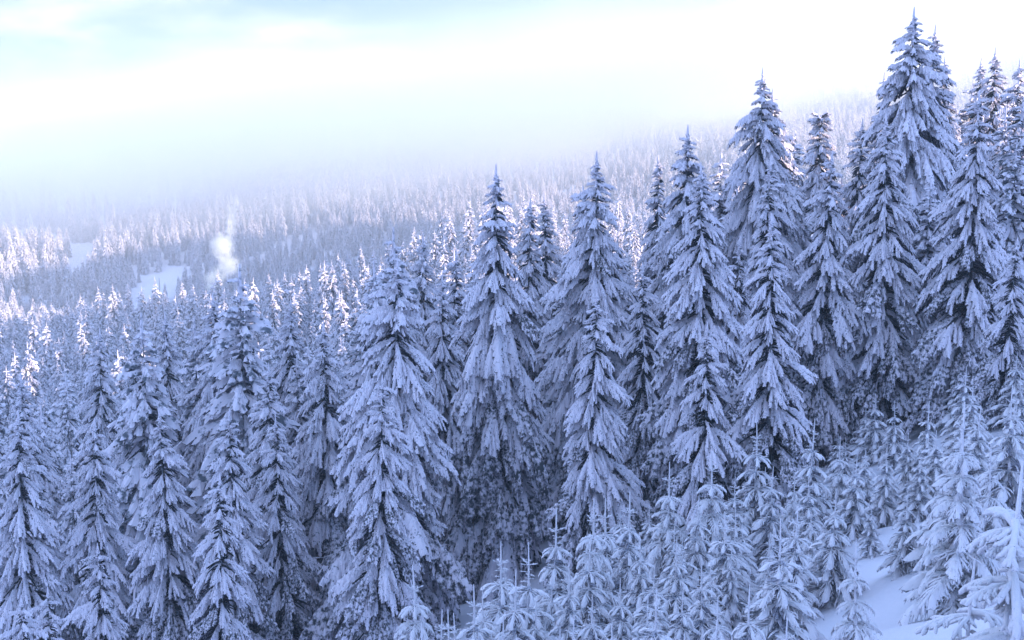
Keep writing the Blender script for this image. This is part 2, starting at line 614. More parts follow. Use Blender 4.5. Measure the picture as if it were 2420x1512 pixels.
def hero_spruce(base, H, Rm, label, seed, style='mid', spacing=0.80, per=7, gap=0.03, twigs=0, group=None, lowest=0.05):
    rng = np.random.default_rng(seed)
    root = add('spruce_tree', None, None, base)
    root.empty_display_size = 0.5
    root.rotation_euler = (R(rng.uniform(-1.6, 1.6)), R(rng.uniform(-1.6, 1.6)), 0)
    tag(root, label, 'tree', group)
    s = H / 20.0
    blunt = 'blunt broken' in label
    if label.startswith('bowed'):
        root.rotation_euler = (R(-3), R(-9), 0)
    tr = add('trunk', TRUNK, root)
    tr.scale = (s, s, s * (0.95 if blunt else 1.0))
    cr = add('crown', CORE_BLUNT if blunt else CORES[seed % 3], root)
    cr.scale = (s, s, s)
    for (c, k, z, yaw, tilt, ln, wd) in spruce_layout(rng, H, Rm, spacing, per, style, gap, lowest, 0.8 if blunt else 0.45):
        sheltered = rng.random() < 0.75 * float(sstep(0.35, 0.8, 1 - z / H)) + 0.06  # lower boughs mostly take the thin-snow copy with painted-in shade
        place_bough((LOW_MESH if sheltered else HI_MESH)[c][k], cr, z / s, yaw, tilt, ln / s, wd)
    if blunt:
        for k in range(4):
            place_bough(HI_MESH['top'][k], cr, (H - 0.6) / s, 1.5 * k + 0.4, R(-48), 0.9 / s, 1.3)
    for k in range(twigs):
        z = H * rng.uniform(0.04, 0.35)
        place_bough(TWIGS[k % 3], cr, z / s, rng.uniform(0, 6.28), 0, Rm * rng.uniform(0.55, 0.85) / s, 1.0, 'dead_branch')
    return root


# ------------------------------------------------------------------ the tall spruces one can tell apart
# (top x, top y in the 2420-wide view, distance, radius/height, style, label)
HEROES = [
    (2168, 15, 60, .185, 'low', 14, 'tallest snow-laden spruce, broad with heavy hanging snow tongues and dark gaps'),
    (2203, 58, 64, .13, 'mid', 0, 'slim spruce whose tip shows just behind the tallest spruce'),
    (2121, 268, 53, .15, 'long', 0, 'spruce standing close in front of the tallest spruce on its valley side'),
    (2318, 213, 50, .15, 'long', 6, 'even snow-laden spruce between the tallest spruce and the dark uphill group'),
    (2352, 112, 80, .12, 'mid', 0, 'slender dark-topped spruce of the uphill group, highest of that group'),
    (2329, 138, 84, .11, 'mid', 0, 'thin pointed spruce leaning on the highest of the uphill group'),
    (2411, 138, 72, .15, 'low', 10, 'dark ragged spruce at the uphill end with bare lower branches'),
    (2256, 130, 76, .10, 'top', 0, 'narrow spruce tip rising behind the shoulder of the tallest spruce'),
    (2107, 170, 78, .09, 'top', 0, 'thin knobbly spruce tip poking out behind the tallest spruce'),
    (1798, 162, 68, .165, 'mid', 0, 'tall spruce with tiered flat boughs, second tallest, with a twin behind it'),
    (1840, 209, 74, .14, 'mid', 0, 'twin spruce just behind the second tallest spruce'),
    (1937, 246, 80, .12, 'top', 0, 'spruce with a blunt broken-off rounded top'),
    (2023, 281, 78, .13, 'mid', 0, 'pointed spruce between the blunt-topped spruce and the tallest spruce'),
    (1624, 296, 64, .16, 'mid', 0, 'spire-topped spruce standing between the second tallest spruce and the bent snow-bowed tree'),
    (1952, 358, 54, .145, 'long', 0, 'pale spruce in front of the blunt-topped spruce, its tip a thin stick'),
    (1808, 374, 55, .14, 'mid', 0, 'smaller spruce in front of the foot of the second tallest spruce'),
    (1676, 386, 50, .165, 'long', 0, 'regular cone-shaped spruce with neat rows of downswept snow tongues'),
    (1842, 506, 41, .145, 'long', 0, 'slim neat spruce with a candle-like leader standing before the tall row'),
    (1420, 360, 62, .165, 'mid', 0, 'tall spruce with a thin knobbly spire and dark downswept uphill boughs'),
    (1305, 456, 76, .12, 'top', 0, 'narrow spire spruce with a sunlit tip'),
    (1180, 390, 56, .145, 'low', 9, 'tall spruce hung with many short clumped snow tassels like shingles'),
    (990, 553, 82, .15, 'mid', 0, 'spruce with its uphill edge brightly sunlit, beside a rounder neighbour'),
    (926, 563, 74, .17, 'mid', 0, 'round-shouldered spruce with a thick frosted top'),
    (915, 612, 49, .20, 'long', 8, 'broad foreground spruce with long straight downswept boughs'),
    (886, 884, 40, .16, 'mid', 0, 'shorter spruce growing against the front of the broad foreground spruce'),
    (1405, 684, 45, .165, 'long', 4, 'spruce with wide arching boughs in front of the knobbly-spired spruce'),
    (1566, 368, 80, .10, 'top', 0, 'thin spruce with a sunlit yellowish top beside a bent tree'),
    (1495, 430, 70, .15, 'low', 0, 'bowed spruce with thick arched limbs under snow'),
    (1674, 764, 41, .17, 'mid', 0, 'broad low spruce in front of the regular cone-shaped spruce'),
    (501, 694, 72, .17, 'mid', 0, 'stout snow-clotted spruce with a dark bare stretch of trunk'),
    (399, 738, 78, .14, 'mid', 0, 'sunlit-tipped spruce standing on the valley side of the stout clotted spruce'),
    (545, 966, 47, .16, 'mid', 0, 'spruce with level upper boughs and a crooked leader twig'),
    (394, 968, 49, .155, 'long', 0, 'narrow spruce with neat herringbone boughs'),
    (214, 778, 80, .14, 'mid', 0, 'spruce with a dazzling sunlit spire in the valley-side stand'),
    (210, 985, 51, .155, 'mid', 0, 'spruce with broad flat tiers over long drooping skirts'),
    (24, 968, 49, .16, 'long', 0, 'spruce with long dark drooping boughs at the downhill end of the row'),
    (62, 884, 62, .13, 'low', 0, 'golden sunlit ragged spruce behind the downhill row'),
    (505, 1120, 36, .16, 'mid', 0, 'smaller spruce in front of the one with the crooked leader'),
    (660, 985, 49, .15, 'long', 0, 'slender spruce with stiff downswept boughs beside the broad foreground spruce'),
    (248, 1283, 37, .17, 'mid', 0, 'small spruce peeping up before the skirts of the flat-tiered spruce'),
    (45, 1412, 29, .24, 'low', 0, 'bushy low spruce with lumpy snow pillows on its crown'),
    (108, 1388, 31, .20, 'low', 0, 'short round spruce beside the bushy low spruce'),
    (680, 704, 70, .15, 'mid', 0, 'sunlit spruce with a forked-looking tip above the slender row'),
    (771, 760, 58, .17, 'mid', 0, 'thick frosted spruce beside the broad foreground spruce, half behind it'),
    (617, 862, 54, .15, 'mid', 0, 'mid-height spruce filling the gap behind the crooked-leader spruce'),
    (309, 806, 70, .14, 'mid', 0, 'spruce with dark lower boughs and a sunlit spire'),
    (1065, 590, 66, .14, 'mid', 0, 'spruce half hidden between the round-shouldered and the tasselled spruce'),
    (1250, 470, 72, .12, 'mid', 0, 'dim spruce just behind the tasselled spruce'),
    (1040, 650, 62, .15, 'long', 0, 'spruce wedged behind the broad foreground spruce on its uphill side'),
    (1530, 620, 56, .15, 'long', 0, 'spruce in the dark gap behind the cone-shaped spruce'),
    (1750, 560, 52, .14, 'mid', 0, 'spruce in deep shade between the cone-shaped and the candle-leader spruce'),
    (2050, 560, 60, .15, 'long', 0, 'spruce with spread skirts behind the pale stick-tipped spruce'),
    (2390, 560, 44, .15, 'long', 0, 'spruce on the uphill side of the even snow-laden spruce'),
]
LANDMARKS = [('tallest spruce', 'tallest snow-laden spruce'), ('second tallest spruce', 'tall spruce with tiered'), ('blunt-topped spruce', 'spruce with a blunt'),
             ('regular cone-shaped spruce', 'regular cone'), ('slim candle-leader spruce', 'slim neat'), ('knobbly-spired spruce', 'tall spruce with a thin knobbly'),
             ('tasselled spruce', 'tall spruce hung'), ('round-shouldered spruce', 'round-shouldered'), ('broad foreground spruce', 'broad foreground'),
             ('crooked-leader spruce', 'spruce with level'), ('herringbone-boughed spruce', 'narrow spruce with neat'), ('flat-tiered spruce', 'spruce with broad flat'),
             ('dark drooping downhill spruce', 'spruce with long dark'), ('stout clotted spruce', 'stout snow'), ('arching-boughed spruce', 'spruce with wide arching'),
             ('even snow-laden spruce', 'even snow'), ('bushy low spruce', 'bushy low'), ('broad low spruce', 'broad low')]


def landmark(x, y, front=True):
    """name of the tall tree that stands most nearly behind (or before) this spot"""
    best = None
    for short, start in LANDMARKS:
        for (px, py, D, *_r, lab) in HEROES:
            if lab.startswith(start):
                d = ray(px, py)
                gap = abs(d.x - x / y) + 0.002 * abs(D - y)
                if ((D > y) == front) and (best is None or gap < best[0]):
                    best = (gap, short)
    return best[1] if best else 'tall spruces'


FILL = [(2292, 330, 66), (2378, 250, 70), (2404, 330, 58), (2228, 290, 72), (2062, 350, 84), (1990, 410, 82), (1892, 430, 74), (1742, 440, 74),
        (1592, 480, 76), (1660, 520, 60), (2130, 420, 66), (2200, 420, 56), (2270, 480, 58), (1460, 560, 66), (1340, 600, 66), (1120, 620, 70),
        (2240, 215, 82), (2300, 190, 86), (2386, 200, 84), (2146, 265, 88), (2082, 310, 90), (1880, 310, 88), (1760, 345, 84), (1705, 360, 80), (2419, 230, 66)]
fill_label = 'mostly hidden spruce whose upper part shows behind the %s'
occupied = []
hero_info = []
for i, (px, py, D, rr, style, tw, label) in enumerate(HEROES):
    p = top_at(px, py, D)
    b = gz(p.x, p.y)
    H = p.z - b
    hero_info.append((label, round(H, 1), round(p.x, 1), round(p.y, 1), round(b, 1)))
    H = max(6.0, H)
    occupied.append((p.x, p.y, H * rr))
    hero_spruce((p.x, p.y, b), H / 1.022, H * rr * (1.62 if px < 1450 else 1.75), label, 11 + i * 7, style,
                spacing=0.64 + 0.010 * H, per=9, twigs=tw, gap=0.05)

# ------------------------------------------------------------------ the sunlit stand further down: individual trees with baked crowns
CROWN_H = 20.0
MIDS = []
for k in range(8):
    rng = np.random.default_rng(400 + k)
    lay = spruce_layout(rng, CROWN_H, CROWN_H * (0.215 + 0.018 * (k % 4)), 0.85, 7, ('mid', 'long', 'low')[k % 3], 0.05)
    v, f, mm = bake(lay, LO)
    g2 = Geo()
    tube(g2, [(0, 0, 18.8), (0.02, 0, 19.7), (0, 0.0, 20.6)], [0.10, 0.08, 0.03], 4, 0)
    a, b_, c_ = g2.arrays()
    V = np.concatenate([v, a])
    F = np.concatenate([f, b_ + len(v)])
    M = np.concatenate([np.minimum(mm, 1), c_])
    MIDS.append(make_mesh('crown', V, F, M, [M_SNOW_FAR, M_FROST_FAR], smooth=False))


def mid_spruce(x, y, H, label, group, k, rz, wide=1.0):
    root = add('spruce_tree', None, None, (x, y, gz(x, y)))
    root.rotation_euler = (0, 0, rz)
    tag(root, label, 'tree', group)
    s = H / 20.6
    tr = add('trunk', TRUNK, root)
    tr.scale = (s, s, s)
    cr = add('crown', MIDS[k % len(MIDS)], root)
    cr.scale = (s * wide, s * wide, s)
    return root


for i, (px, py, D) in enumerate(FILL):
    p = top_at(px, py, D)
    occupied.append((p.x, p.y, 3.0))
    mid_spruce(p.x, p.y, p.z - gz(p.x, p.y), fill_label % landmark(p.x, p.y, False), 'half-hidden spruces of the uphill row', i, i * 1.7, 1.4)

rnd = random.Random(77)
mid_label = 'snow-covered spruce in the close stand on the valley side, behind the %s'
mid_group = 'spruces of the stand below the foreground row'
cell = {}
stand = []
for _ in range(32000):
    D = math.sqrt(rnd.uniform(60 ** 2, 335 ** 2))
    u = rnd.uniform(-0.52, 0.50)
    if u > 0.10 and D > 210 - 200 * (u - 0.10):
        continue
    if u > -0.05 and D < 66 + 30 * u:
        continue
    x, y = u * D, D
    sp = 3.7 + y * 0.006
    ci, cj = int(x // 6), int(y // 6)
    if any((x - q[0]) ** 2 + (y - q[1]) ** 2 < sp * sp for a in (-1, 0, 1) for b in (-1, 0, 1) for q in cell.get((ci + a, cj + b), ())):
        continue
    if any((x - q[0]) ** 2 + (y - q[1]) ** 2 < 2.3 ** 2 for q in occupied):
        continue
    cell.setdefault((ci, cj), []).append((x, y))
    H = rnd.uniform(11, 21) if u < 0.02 else rnd.uniform(9, 14)
    stand.append((x, y, H * (1 + 0.12 * math.sin(x * 0.11) * math.sin(y * 0.07))))
stand.sort(key=lambda q: q[1] + 0.35 * abs(q[0]))
count = 0
for (x, y, H) in stand[:225]:
    mid_spruce(x, y, H, mid_label % landmark(x, y, False), mid_group, rnd.randrange(8), rnd.uniform(0, 6.28), rnd.uniform(1.0, 1.35))
    count += 1
stand_rest = stand[225:]

# ------------------------------------------------------------------ young rime-coated spruces in front
def young_layout(rng, H, Rm):
    out = []
    lead = 0.13 * H
    z = H - lead
    tier = 0
    while z > 0.12:
        u = (H - z) / H
        r = Rm * (0.06 + 1.0 * u ** 0.9)
        y0 = rng.uniform(0, 6.28)
        if tier == 0:
            for k in range(5):
                out.append(('candle', k % 2, z, y0 + 2 * math.pi * (k + rng.uniform(-.2, .2)) / 5, R(rng.uniform(-26, 2)), max(0.15, 0.42 * lead), 1.0))
            for k in range(9):
                out.append(('candle', k % 2, z - 0.05 - 0.035 * k, k * 2.4, R(rng.uniform(-5, 22)), rng.uniform(0.09, 0.16), 1.0))
        else:
            n = int(rng.integers(6, 8))
            for k in range(n):
                out.append(('rime', int(rng.integers(0, 4)), z + rng.uniform(-0.03, 0.03), y0 + 2 * math.pi * (k + rng.uniform(-.2, .2)) / n,
                            R(rng.uniform(-8, 10)), max(0.24, r * rng.uniform(0.85, 1.15)), rng.uniform(0.9, 1.25)))
            if u > 0.3:
                for k in range(4):
                    out.append(('rime', int(rng.integers(0, 4)), z - rng.uniform(0.10, 0.2), y0 + 1.57 * k + rng.uniform(0, 0.8), R(rng.uniform(8, 30)), r * rng.uniform(0.5, 0.7), 1.1))
        tier += 1
        z -= (0.24 + 0.052 * H) * rng.uniform(0.8, 1.1)
    return out


def stem_mesh(H):
    g = Geo()
    zs = np.linspace(-0.2, H, 8)
    P = np.stack([0.01 * np.sin(zs * 3), 0.01 * np.cos(zs * 2.2), zs], -1)
    rr = np.linspace(0.014 * H, 0.013, 8)
    rr[-1] = 0.009
    tube(g, P, rr, 6, 0)
    return make_mesh('trunk', *g.arrays(), [M_RIME])


YOUNG_H = 3.2
YOUNG = []
YSTEM = stem_mesh(YOUNG_H)
for k in range(7):
    rng = np.random.default_rng(700 + k)
    lay = young_layout(rng, YOUNG_H, YOUNG_H * (0.33 + 0.025 * (k % 3)))
    A = [l for l in lay if l[0] == 'rime']
    B = [l for l in lay if l[0] == 'candle']
    v1, f1, m1 = bake(A, RIME_LO)
    v2, f2, m2 = bake(B, CANDLE)
    gk = Geo()
    for q in range(60):
        u = rng.uniform(0.25, 0.97)
        t_, P_, *_r = spine(rng, np.array([0, 0, YOUNG_H * (1 - u)]), rng.uniform(0, 6.28), YOUNG_H * 0.17 * u, R(0), R(-40), 4, up=0)
        tube(gk, P_, [0.03, 0.045, 0.04, 0.012], 4, 1)
    v3, f3, m3 = gk.arrays()
    YOUNG.append(make_mesh('crown', np.concatenate([v1, v2, v3]), np.concatenate([f1, f2 + len(v1), f3 + len(v1) + len(v2)]),
                           np.concatenate([m1, m2, m3]), [M_RIME, M_FROST_YOUNG, M_BARK]))


def young_spruce(x, y, H, label, group, seed, hero=False, wide=1.0):
    rng = np.random.default_rng(seed)
    root = add('young_spruce', None, None, (x, y, gz(x, y)))
    root.rotation_euler = (R(rng.uniform(-2, 2)), R(rng.uniform(-2, 2)), rng.uniform(0, 6.28))
    tag(root, label, 'young tree', group)
    s = H / YOUNG_H
    tr = add('trunk', YSTEM, root)
    tr.scale = (s, s, s)
    if not hero:
        cr = add('crown', YOUNG[seed % len(YOUNG)], root)
        cr.scale = (s * wide, s * wide, s)
    else:
        for (c, k, z, yaw, tilt, ln, wd) in young_layout(rng, H, H * 0.34 * wide):
            me = CANDLE_MESH[k % 2] if c == 'candle' else RIME_MESH[k]
            place_bough(me, root, z, yaw, tilt, ln, wd)
    return root


YOUNGS = [  # tip x, tip y in source pixels (2560 wide), height
    (1050, 1412, 3.2), (1252, 1349, 3.6), (1322, 1352, 3.4), (1386, 1274, 4.0), (1478, 1241, 4.2), (1523, 1241, 4.2),
    (1564, 1226, 4.4), (1467, 1338, 3.4), (1676, 1152, 5.0), (1185, 1460, 2.9), (1213, 1468, 2.8), (1281, 1423, 3.0),
    (1374, 1419, 3.0), (1423, 1408, 3.0), (1129, 1524, 2.6), (1092, 1524, 2.6), (1069, 1550, 2.4), (1683, 1297, 3.8),
    (1559, 1442, 3.0), (1149, 1530, 2.4), (1788, 1129, 5.0), (1898, 1055, 5.2), (1925, 1166, 4.4), (2028, 1047, 5.2),
    (2102, 1090, 4.6), (2217, 1111, 4.2), (2270, 1081, 4.4), (2322, 1003, 5.0), (2344, 1111, 3.9), (1839, 1300, 3.5),
    (2181, 1252, 3.3), (2083, 1315, 3.0), (2025, 1267, 3.3), (2002, 1397, 2.6), (1824, 1364, 3.0), (2534, 963, 4.6),
    (2486, 1114, 3.8), (2131, 1178, 3.8), (1695, 1579, 2.0), (1876, 1460, 2.6), (1985, 1180, 4.0), (1610, 1330, 3.5),
    (1740, 1240, 4.0), (1760, 1400, 2.9), (1920, 1330, 3.1), (1330, 1500, 2.5), (1480, 1480, 2.6), (1620, 1490, 2.6),
    (1250, 1540, 2.3), (1400, 1560, 2.2), (1540, 1560, 2.2), (1780, 1540, 2.2), (1950, 1540, 2.2), 
    (1850, 1590, 1.9), (1700, 1460, 2.6), (2410, 1060, 4.0), (2200, 1190, 3.6), (2270, 1190, 3.4),
]
young_label = 'young rime-coated spruce with a bare upright leader in the thicket before the %s'
young_group = 'young spruces of the thicket'
yinfo = []
for i, (sx, sy, H) in enumerate(YOUNGS):
    D = 20.0 + 15.0 * (1600 - sy) / 550.0 + 1.5 * math.sin(i * 2.7)
    d = ray(sx * 2420 / 2560, sy * 2420 / 2560)
    H = d.z * D - gz(d.x * D, D)
    while H < (2.5 if sx < 2000 else 3.4) and D > (13.0 if sx < 2000 else 21.5) and (sx < 2000 or sx > 2380):
        D -= 0.25
        H = d.z * D - gz(d.x * D, D)
    yinfo.append((sx, sy, round(H, 1), round(D, 1)))
    young_spruce(d.x * D, D, H / 1.0, young_label % landmark(d.x * D, D), young_group, 60 + i, hero=(i % 4 == 0), wide=1.0)

rnd = random.Random(31)
filler = 0
tries = 0
fpts = []
while filler < 95 and tries < 5000:
    tries += 1
    D = rnd.uniform(17, 52)
    u = rnd.uniform(-0.10, 0.52)
    if u < 0.02 + 0.10 * (D - 22) / 20 - 0.14:
        continue
    if (u > 0.30 and D < 22.5) or (u > 0.275 and D < 19.5):
        continue
    x, y = u * D, D
    if any((x - q[0]) ** 2 + (y - q[1]) ** 2 < 1.5 for q in fpts):
        continue
    fpts.append((x, y))
    young_spruce(x, y, rnd.uniform(1.8, 3.3), young_label % landmark(x, y), young_group, 500 + filler, wide=1.15)
    filler += 1

# the broad young spruce at the edge of the open snow
d = ray(2417 * 2420 / 2560, 1003 * 2420 / 2560)
D = 20.0
young_spruce(d.x * D, D, d.z * D - gz(d.x * D, D), 'full young spruce with rounded snow-heaped boughs at the edge of the open snow',
             None, 331, hero=True, wide=0.88)
yinfo.append(('edge', D))
d = ray(2146 * 2420 / 2560, 1349 * 2420 / 2560)
D = 17.0
young_spruce(d.x * D, D, d.z * D - gz(d.x * D, D), 'young spruce with a tall thick rime leader and forked top beside the open snow',
             None, 335, hero=True, wide=0.95)


# the thick-rimed sapling close to the camera
def clubby(px, py, D, label, seed, H=None, thick=0.013, wide=0.80):
    rng = np.random.default_rng(seed)
    d = ray(px * 2420 / 2560, py * 2420 / 2560)
    x, y = d.x * D, D
    b = gz(x, y)
    H = d.z * D - b
    root = add('rimed_sapling', None, None, (x, y, b))
    tag(root, label, 'young tree')
    g = Geo()
    zs = np.linspace(-0.2, H, 14)
    P = np.stack([0.03 * np.sin(zs * 2.3), 0.02 * np.cos(zs * 1.7), zs], -1)
    rr = thick * (1.3 - 0.4 * np.linspace(0, 1, 14)) * (1 + 0.12 * rng.standard_normal(14))
    rr[-1] *= 0.5
    tube(g, P, rr, 9, 0)
    add('trunk', make_mesh('trunk', *g.arrays(), [M_RIME]), root)
    z = H - 0.36 * max(1.0, H / 3)
    tier = 0
    while z > 0.05:
        r = wide * (0.28 + 0.34 * (H - z))
        n = int(rng.integers(4, 7))
        y0 = rng.uniform(0, 6.28)
        for k in range(n):
            place_bough(CLUB_MESH[int(rng.integers(0, 4))], root, z + rng.uniform(-0.04, 0.04), y0 + 6.283 * (k + rng.uniform(-.2, .2)) / n,
                        R(rng.uniform(-14, 16) + 3 * tier), r * rng.uniform(0.8, 1.25), 1.0)
        for k in range(2):
            place_bough(CLUB_MESH[int(rng.integers(0, 4))], root, z - rng.uniform(0.06, 0.2), rng.uniform(0, 6.28), R(rng.uniform(0, 25)), r * rng.uniform(0.5, 0.8), 1.0)
        z -= rng.uniform(0.20, 0.34)
        tier += 1
    return root, H


sap1 = clubby(2548, 1152, 6.0, 'close sapling cased in thick white rime with a club-like leader and stubby arms', 41)
sap2 = clubby(2438, 1400, 6.6, 'low sprig of thick rime with an upright stick and forked arms beside the close sapling', 42, thick=0.012)

# ------------------------------------------------------------------ far forest on the opposite slope (reads as one mass)
rnd = random.Random(5)


def near_path(x, y, pts, wid):
    for (ax, ay), (bx, by) in zip(pts[:-1], pts[1:]):
        dx, dy = bx - ax, by - ay
        q = max(0.0, min(1.0, ((x - ax) * dx + (y - ay) * dy) / (dx * dx + dy * dy)))
        if math.hypot(x - ax - q * dx, y - ay - q * dy) < wid:
            return True
    return False


def clearing(x, y):
    """open snow on the far slope: a slanting meadow, a lower glade and a short track"""
    wob = 1 + 0.35 * math.sin(x * 0.11) * math.sin(y * 0.09)
    if near_path(x, y, [(-345, 652), (-271, 610), (-235, 575), (-210, 548), (-202, 496)], 9 * wob):
        return True
    if ((x + 156) / 11) ** 2 + ((y - 484) / 30) ** 2 < wob:
        return True
    return near_path(x, y, [(-131, 505), (-122, 535), (-112, 562)], 4.5)


FP, FS, FK, FRZ = [], [], [], []
n = 0
while n < 21000:
    y = 300 + 720 * rnd.random() ** 0.8
    u = rnd.uniform(-0.56, 0.52)
    x = u * y
    if clearing(x, y) or (-212 < x < -146 and 400 < y < 462 and rnd.random() < 0.6):
        continue
    dens = 0.85 + 0.30 * math.sin(x * 0.031 + 1) * math.sin(y * 0.023) + 0.1 * math.sin(x * 0.09)
    if rnd.random() > dens:
        continue
    if u < -0.28 and y > 640 and (y > 790 or rnd.random() < 0.5):
        continue
    z = gz(x, y)
    FP.append((x, y, z - 0.3))
    h = rnd.uniform(8, 19) * (0.88 + 0.30 * math.sin(x * 0.023 + 1.0) * math.sin(y * 0.017))
    FS.append(h / 20.6)
    FK.append(rnd.randrange(4))
    FRZ.append(rnd.uniform(0, 6.28))
    n += 1


def forest(name, FP, FS, FRZ, FK):
    me = bpy.data.meshes.new(name)
    me.from_pydata(FP, [], [])
    for nm, tp, vals in (('tree_scale', 'FLOAT', FS), ('tree_turn', 'FLOAT', FRZ), ('tree_kind', 'INT', FK)):
        at = me.attributes.new(nm, tp, 'POINT')
        at.data.foreach_set('value', vals)
    o = add(name, me)
    ng = bpy.data.node_groups.new(name, 'GeometryNodeTree')
    ng.interface.new_socket('Geometry', in_out='INPUT', socket_type='NodeSocketGeometry')
    ng.interface.new_socket('Geometry', in_out='OUTPUT', socket_type='NodeSocketGeometry')
    N = ng.nodes
    L = ng.links
    gi = N.new('NodeGroupInput')
    go = N.new('NodeGroupOutput')
    j = N.new('GeometryNodeJoinGeometry')
    srcs = []
    seen = set()
    for ob in bpy.data.objects:
        if ob.name.startswith('crown') and ob.data in MIDS and ob.data.name not in seen:
            seen.add(ob.data.name)
            srcs.append(ob)
    for k in range(4):
        ob = srcs[k]
        oi = N.new('GeometryNodeObjectInfo')
        oi.transform_space = 'ORIGINAL'
        oi.inputs[0].default_value = ob
        at = N.new('GeometryNodeInputNamedAttribute')
        at.data_type = 'INT'
        at.inputs[0].default_value = 'tree_kind'
        eq = N.new('FunctionNodeCompare')
        eq.data_type = 'INT'
        eq.operation = 'EQUAL'
        eq.inputs[3].default_value = k
        L.new(at.outputs[0], eq.inputs[2])
        ip = N.new('GeometryNodeInstanceOnPoints')
        L.new(gi.outputs[0], ip.inputs['Points'])
        L.new(eq.outputs[0], ip.inputs['Selection'])
        L.new(oi.outputs['Geometry'], ip.inputs['Instance'])
        a2 = N.new('GeometryNodeInputNamedAttribute')
        a2.data_type = 'FLOAT'
        a2.inputs[0].default_value = 'tree_scale'
        L.new(a2.outputs[0], ip.inputs['Scale'])
        a3 = N.new('GeometryNodeInputNamedAttribute')
        a3.data_type = 'FLOAT'
        a3.inputs[0].default_value = 'tree_turn'
        cx = N.new('ShaderNodeCombineXYZ')
        L.new(a3.outputs[0], cx.inputs[2])
        L.new(cx.outputs[0], ip.inputs['Rotation'])
        L.new(ip.outputs[0], j.inputs[0])
    L.new(j.outputs[0], go.inputs[0])
    md = o.modifiers.new('scatter', 'NODES')
    md.node_group = ng
    return o


sf = forest('lower_forest', [(x, y, gz(x, y) - 0.3) for x, y, H in stand_rest], [H / 20.6 for x, y, H in stand_rest],
            [rnd.uniform(0, 6.28) for q in stand_rest], [rnd.randrange(4) for q in stand_rest])
tag(sf, 'carpet of sunlit-topped snowy spruces running down towards the valley', 'forest', kind='stuff')
ff = forest('far_forest', FP, FS, FRZ, FK)
tag(ff, 'dense frosted spruce forest fading into fog on the opposite slope', 'forest', kind='stuff')


# frosted broadleaved trees on the valley floor
def broadleaf(seed):
    rng = np.random.default_rng(seed)
    gt, gc = Geo(), Geo()

    def grow(o, d, ln, r, lev):
        d = d / np.linalg.norm(d)
        mid = o + d * ln * 0.5 + rng.standard_normal(3) * ln * 0.05
        e = o + d * ln + rng.standard_normal(3) * ln * 0.05
        (tube)(gt if lev < 2 else gc, [o, mid, e], [r, r * 0.85, r * 0.65], 5 if lev < 2 else 3, 0)
        if lev >= 6:
            return
        for k in range(3 if lev < 4 else 4):
            nd = d + rng.standard_normal(3) * 0.55 + np.array([0, 0, 0.12])
            grow(e if k else mid * 0.3 + e * 0.7, nd, ln * rng.uniform(0.6, 0.82), max(0.05, r * 0.62), lev + 1)
    grow(np.array([0, 0, -0.3]), np.array([0.03, 0.02, 1.0]), 3.6, 0.28, 0)
    return make_mesh('trunk', *gt.arrays(), [M_BARK]), make_mesh('crown', *gc.arrays(), [M_SNOW_FAR])


BL = [broadleaf(s) for s in (3, 8, 15)]
rnd = random.Random(21)
for k, (x, y) in enumerate([(-203, 440), (-192, 446), (-182, 436), (-179, 458), (-167, 455), (-190, 421), (-177, 419), (-167, 428),
                            (-158, 433), (-196, 413), (-207, 424), (-151, 420), (-172, 404), (-160, 408)]):
    root = add('frosted_broadleaf', None, None, (x, y, gz(x, y)))
    tag(root, 'round-crowned leafless tree furred with frost on the valley floor', 'tree', 'frosted leafless trees on the valley floor')
    s = rnd.uniform(0.95, 1.35)
    root.rotation_euler = (0, 0, rnd.uniform(0, 6.28))
    root.scale = (s, s, s)
    tm, cm = BL[k % 3]
    add('trunk', tm, root)
    add('crown', cm, root)

# bare-stemmed spruces around the far clearing
rnd = random.Random(9)
for k in range(20):
    x = -255 + rnd.uniform(-60, 60)
    y = 618 + rnd.uniform(-2, 34) - (x + 262) * 0.75
    root = mid_spruce(x, y, rnd.uniform(16, 24), 'pale frosted spruce with a long bare trunk above the far snowy clearing',
                      'bare-stemmed spruces above the far clearing', k, rnd.uniform(0, 6.28), 0.62)
    cr = [c for c in root.children if c.name.startswith('crown')][0]
    cr.location = (0, 0, 5.0)
    cr.scale = (cr.scale[0], cr.scale[1], cr.scale[2] * 0.80)

# slim dark pole with a box on the lower clearing
d = ray(378, 705)
D = 473.0
x, y = d.x * D, D
pole = add('lift_pole', None, None, (x, y, gz(x, y)))
tag(pole, 'thin dark pole with a small box on the lower snowy clearing', 'pole')
g2 = Geo()
tube(g2, [(0, 0, -0.5), (0, 0, 4), (0, 0, 9.0)], [0.16, 0.14, 0.11], 6, 0)
add('post', make_mesh('post', *g2.arrays(), [M_DARK]), pole)
g2 = Geo()
tube(g2, [(0.5, 0, 0.6), (0.5, 0, 0.65), (0.5, 0, 2.3), (0.5, 0, 2.35)], [0.05, 0.75, 0.75, 0.05], 4, 0)
add('cabinet', make_mesh('cabinet', *g2.arrays(), [M_DARK], smooth=False), pole)


# ------------------------------------------------------------------ haze, fog and smoke
def box_mesh(name, lo, hi):
    x0, y0, z0 = lo
    x1, y1, z1 = hi
    me = bpy.data.meshes.new(name)
    me.from_pydata([(x0, y0, z0), (x1, y0, z0), (x1, y1, z0), (x0, y1, z0), (x0, y0, z1), (x1, y0, z1), (x1, y1, z1), (x0, y1, z1)], [],
                   [(3, 2, 1, 0), (4, 5, 6, 7), (0, 1, 5, 4), (1, 2, 6, 5), (2, 3, 7, 6), (3, 0, 4, 7)])
    return me


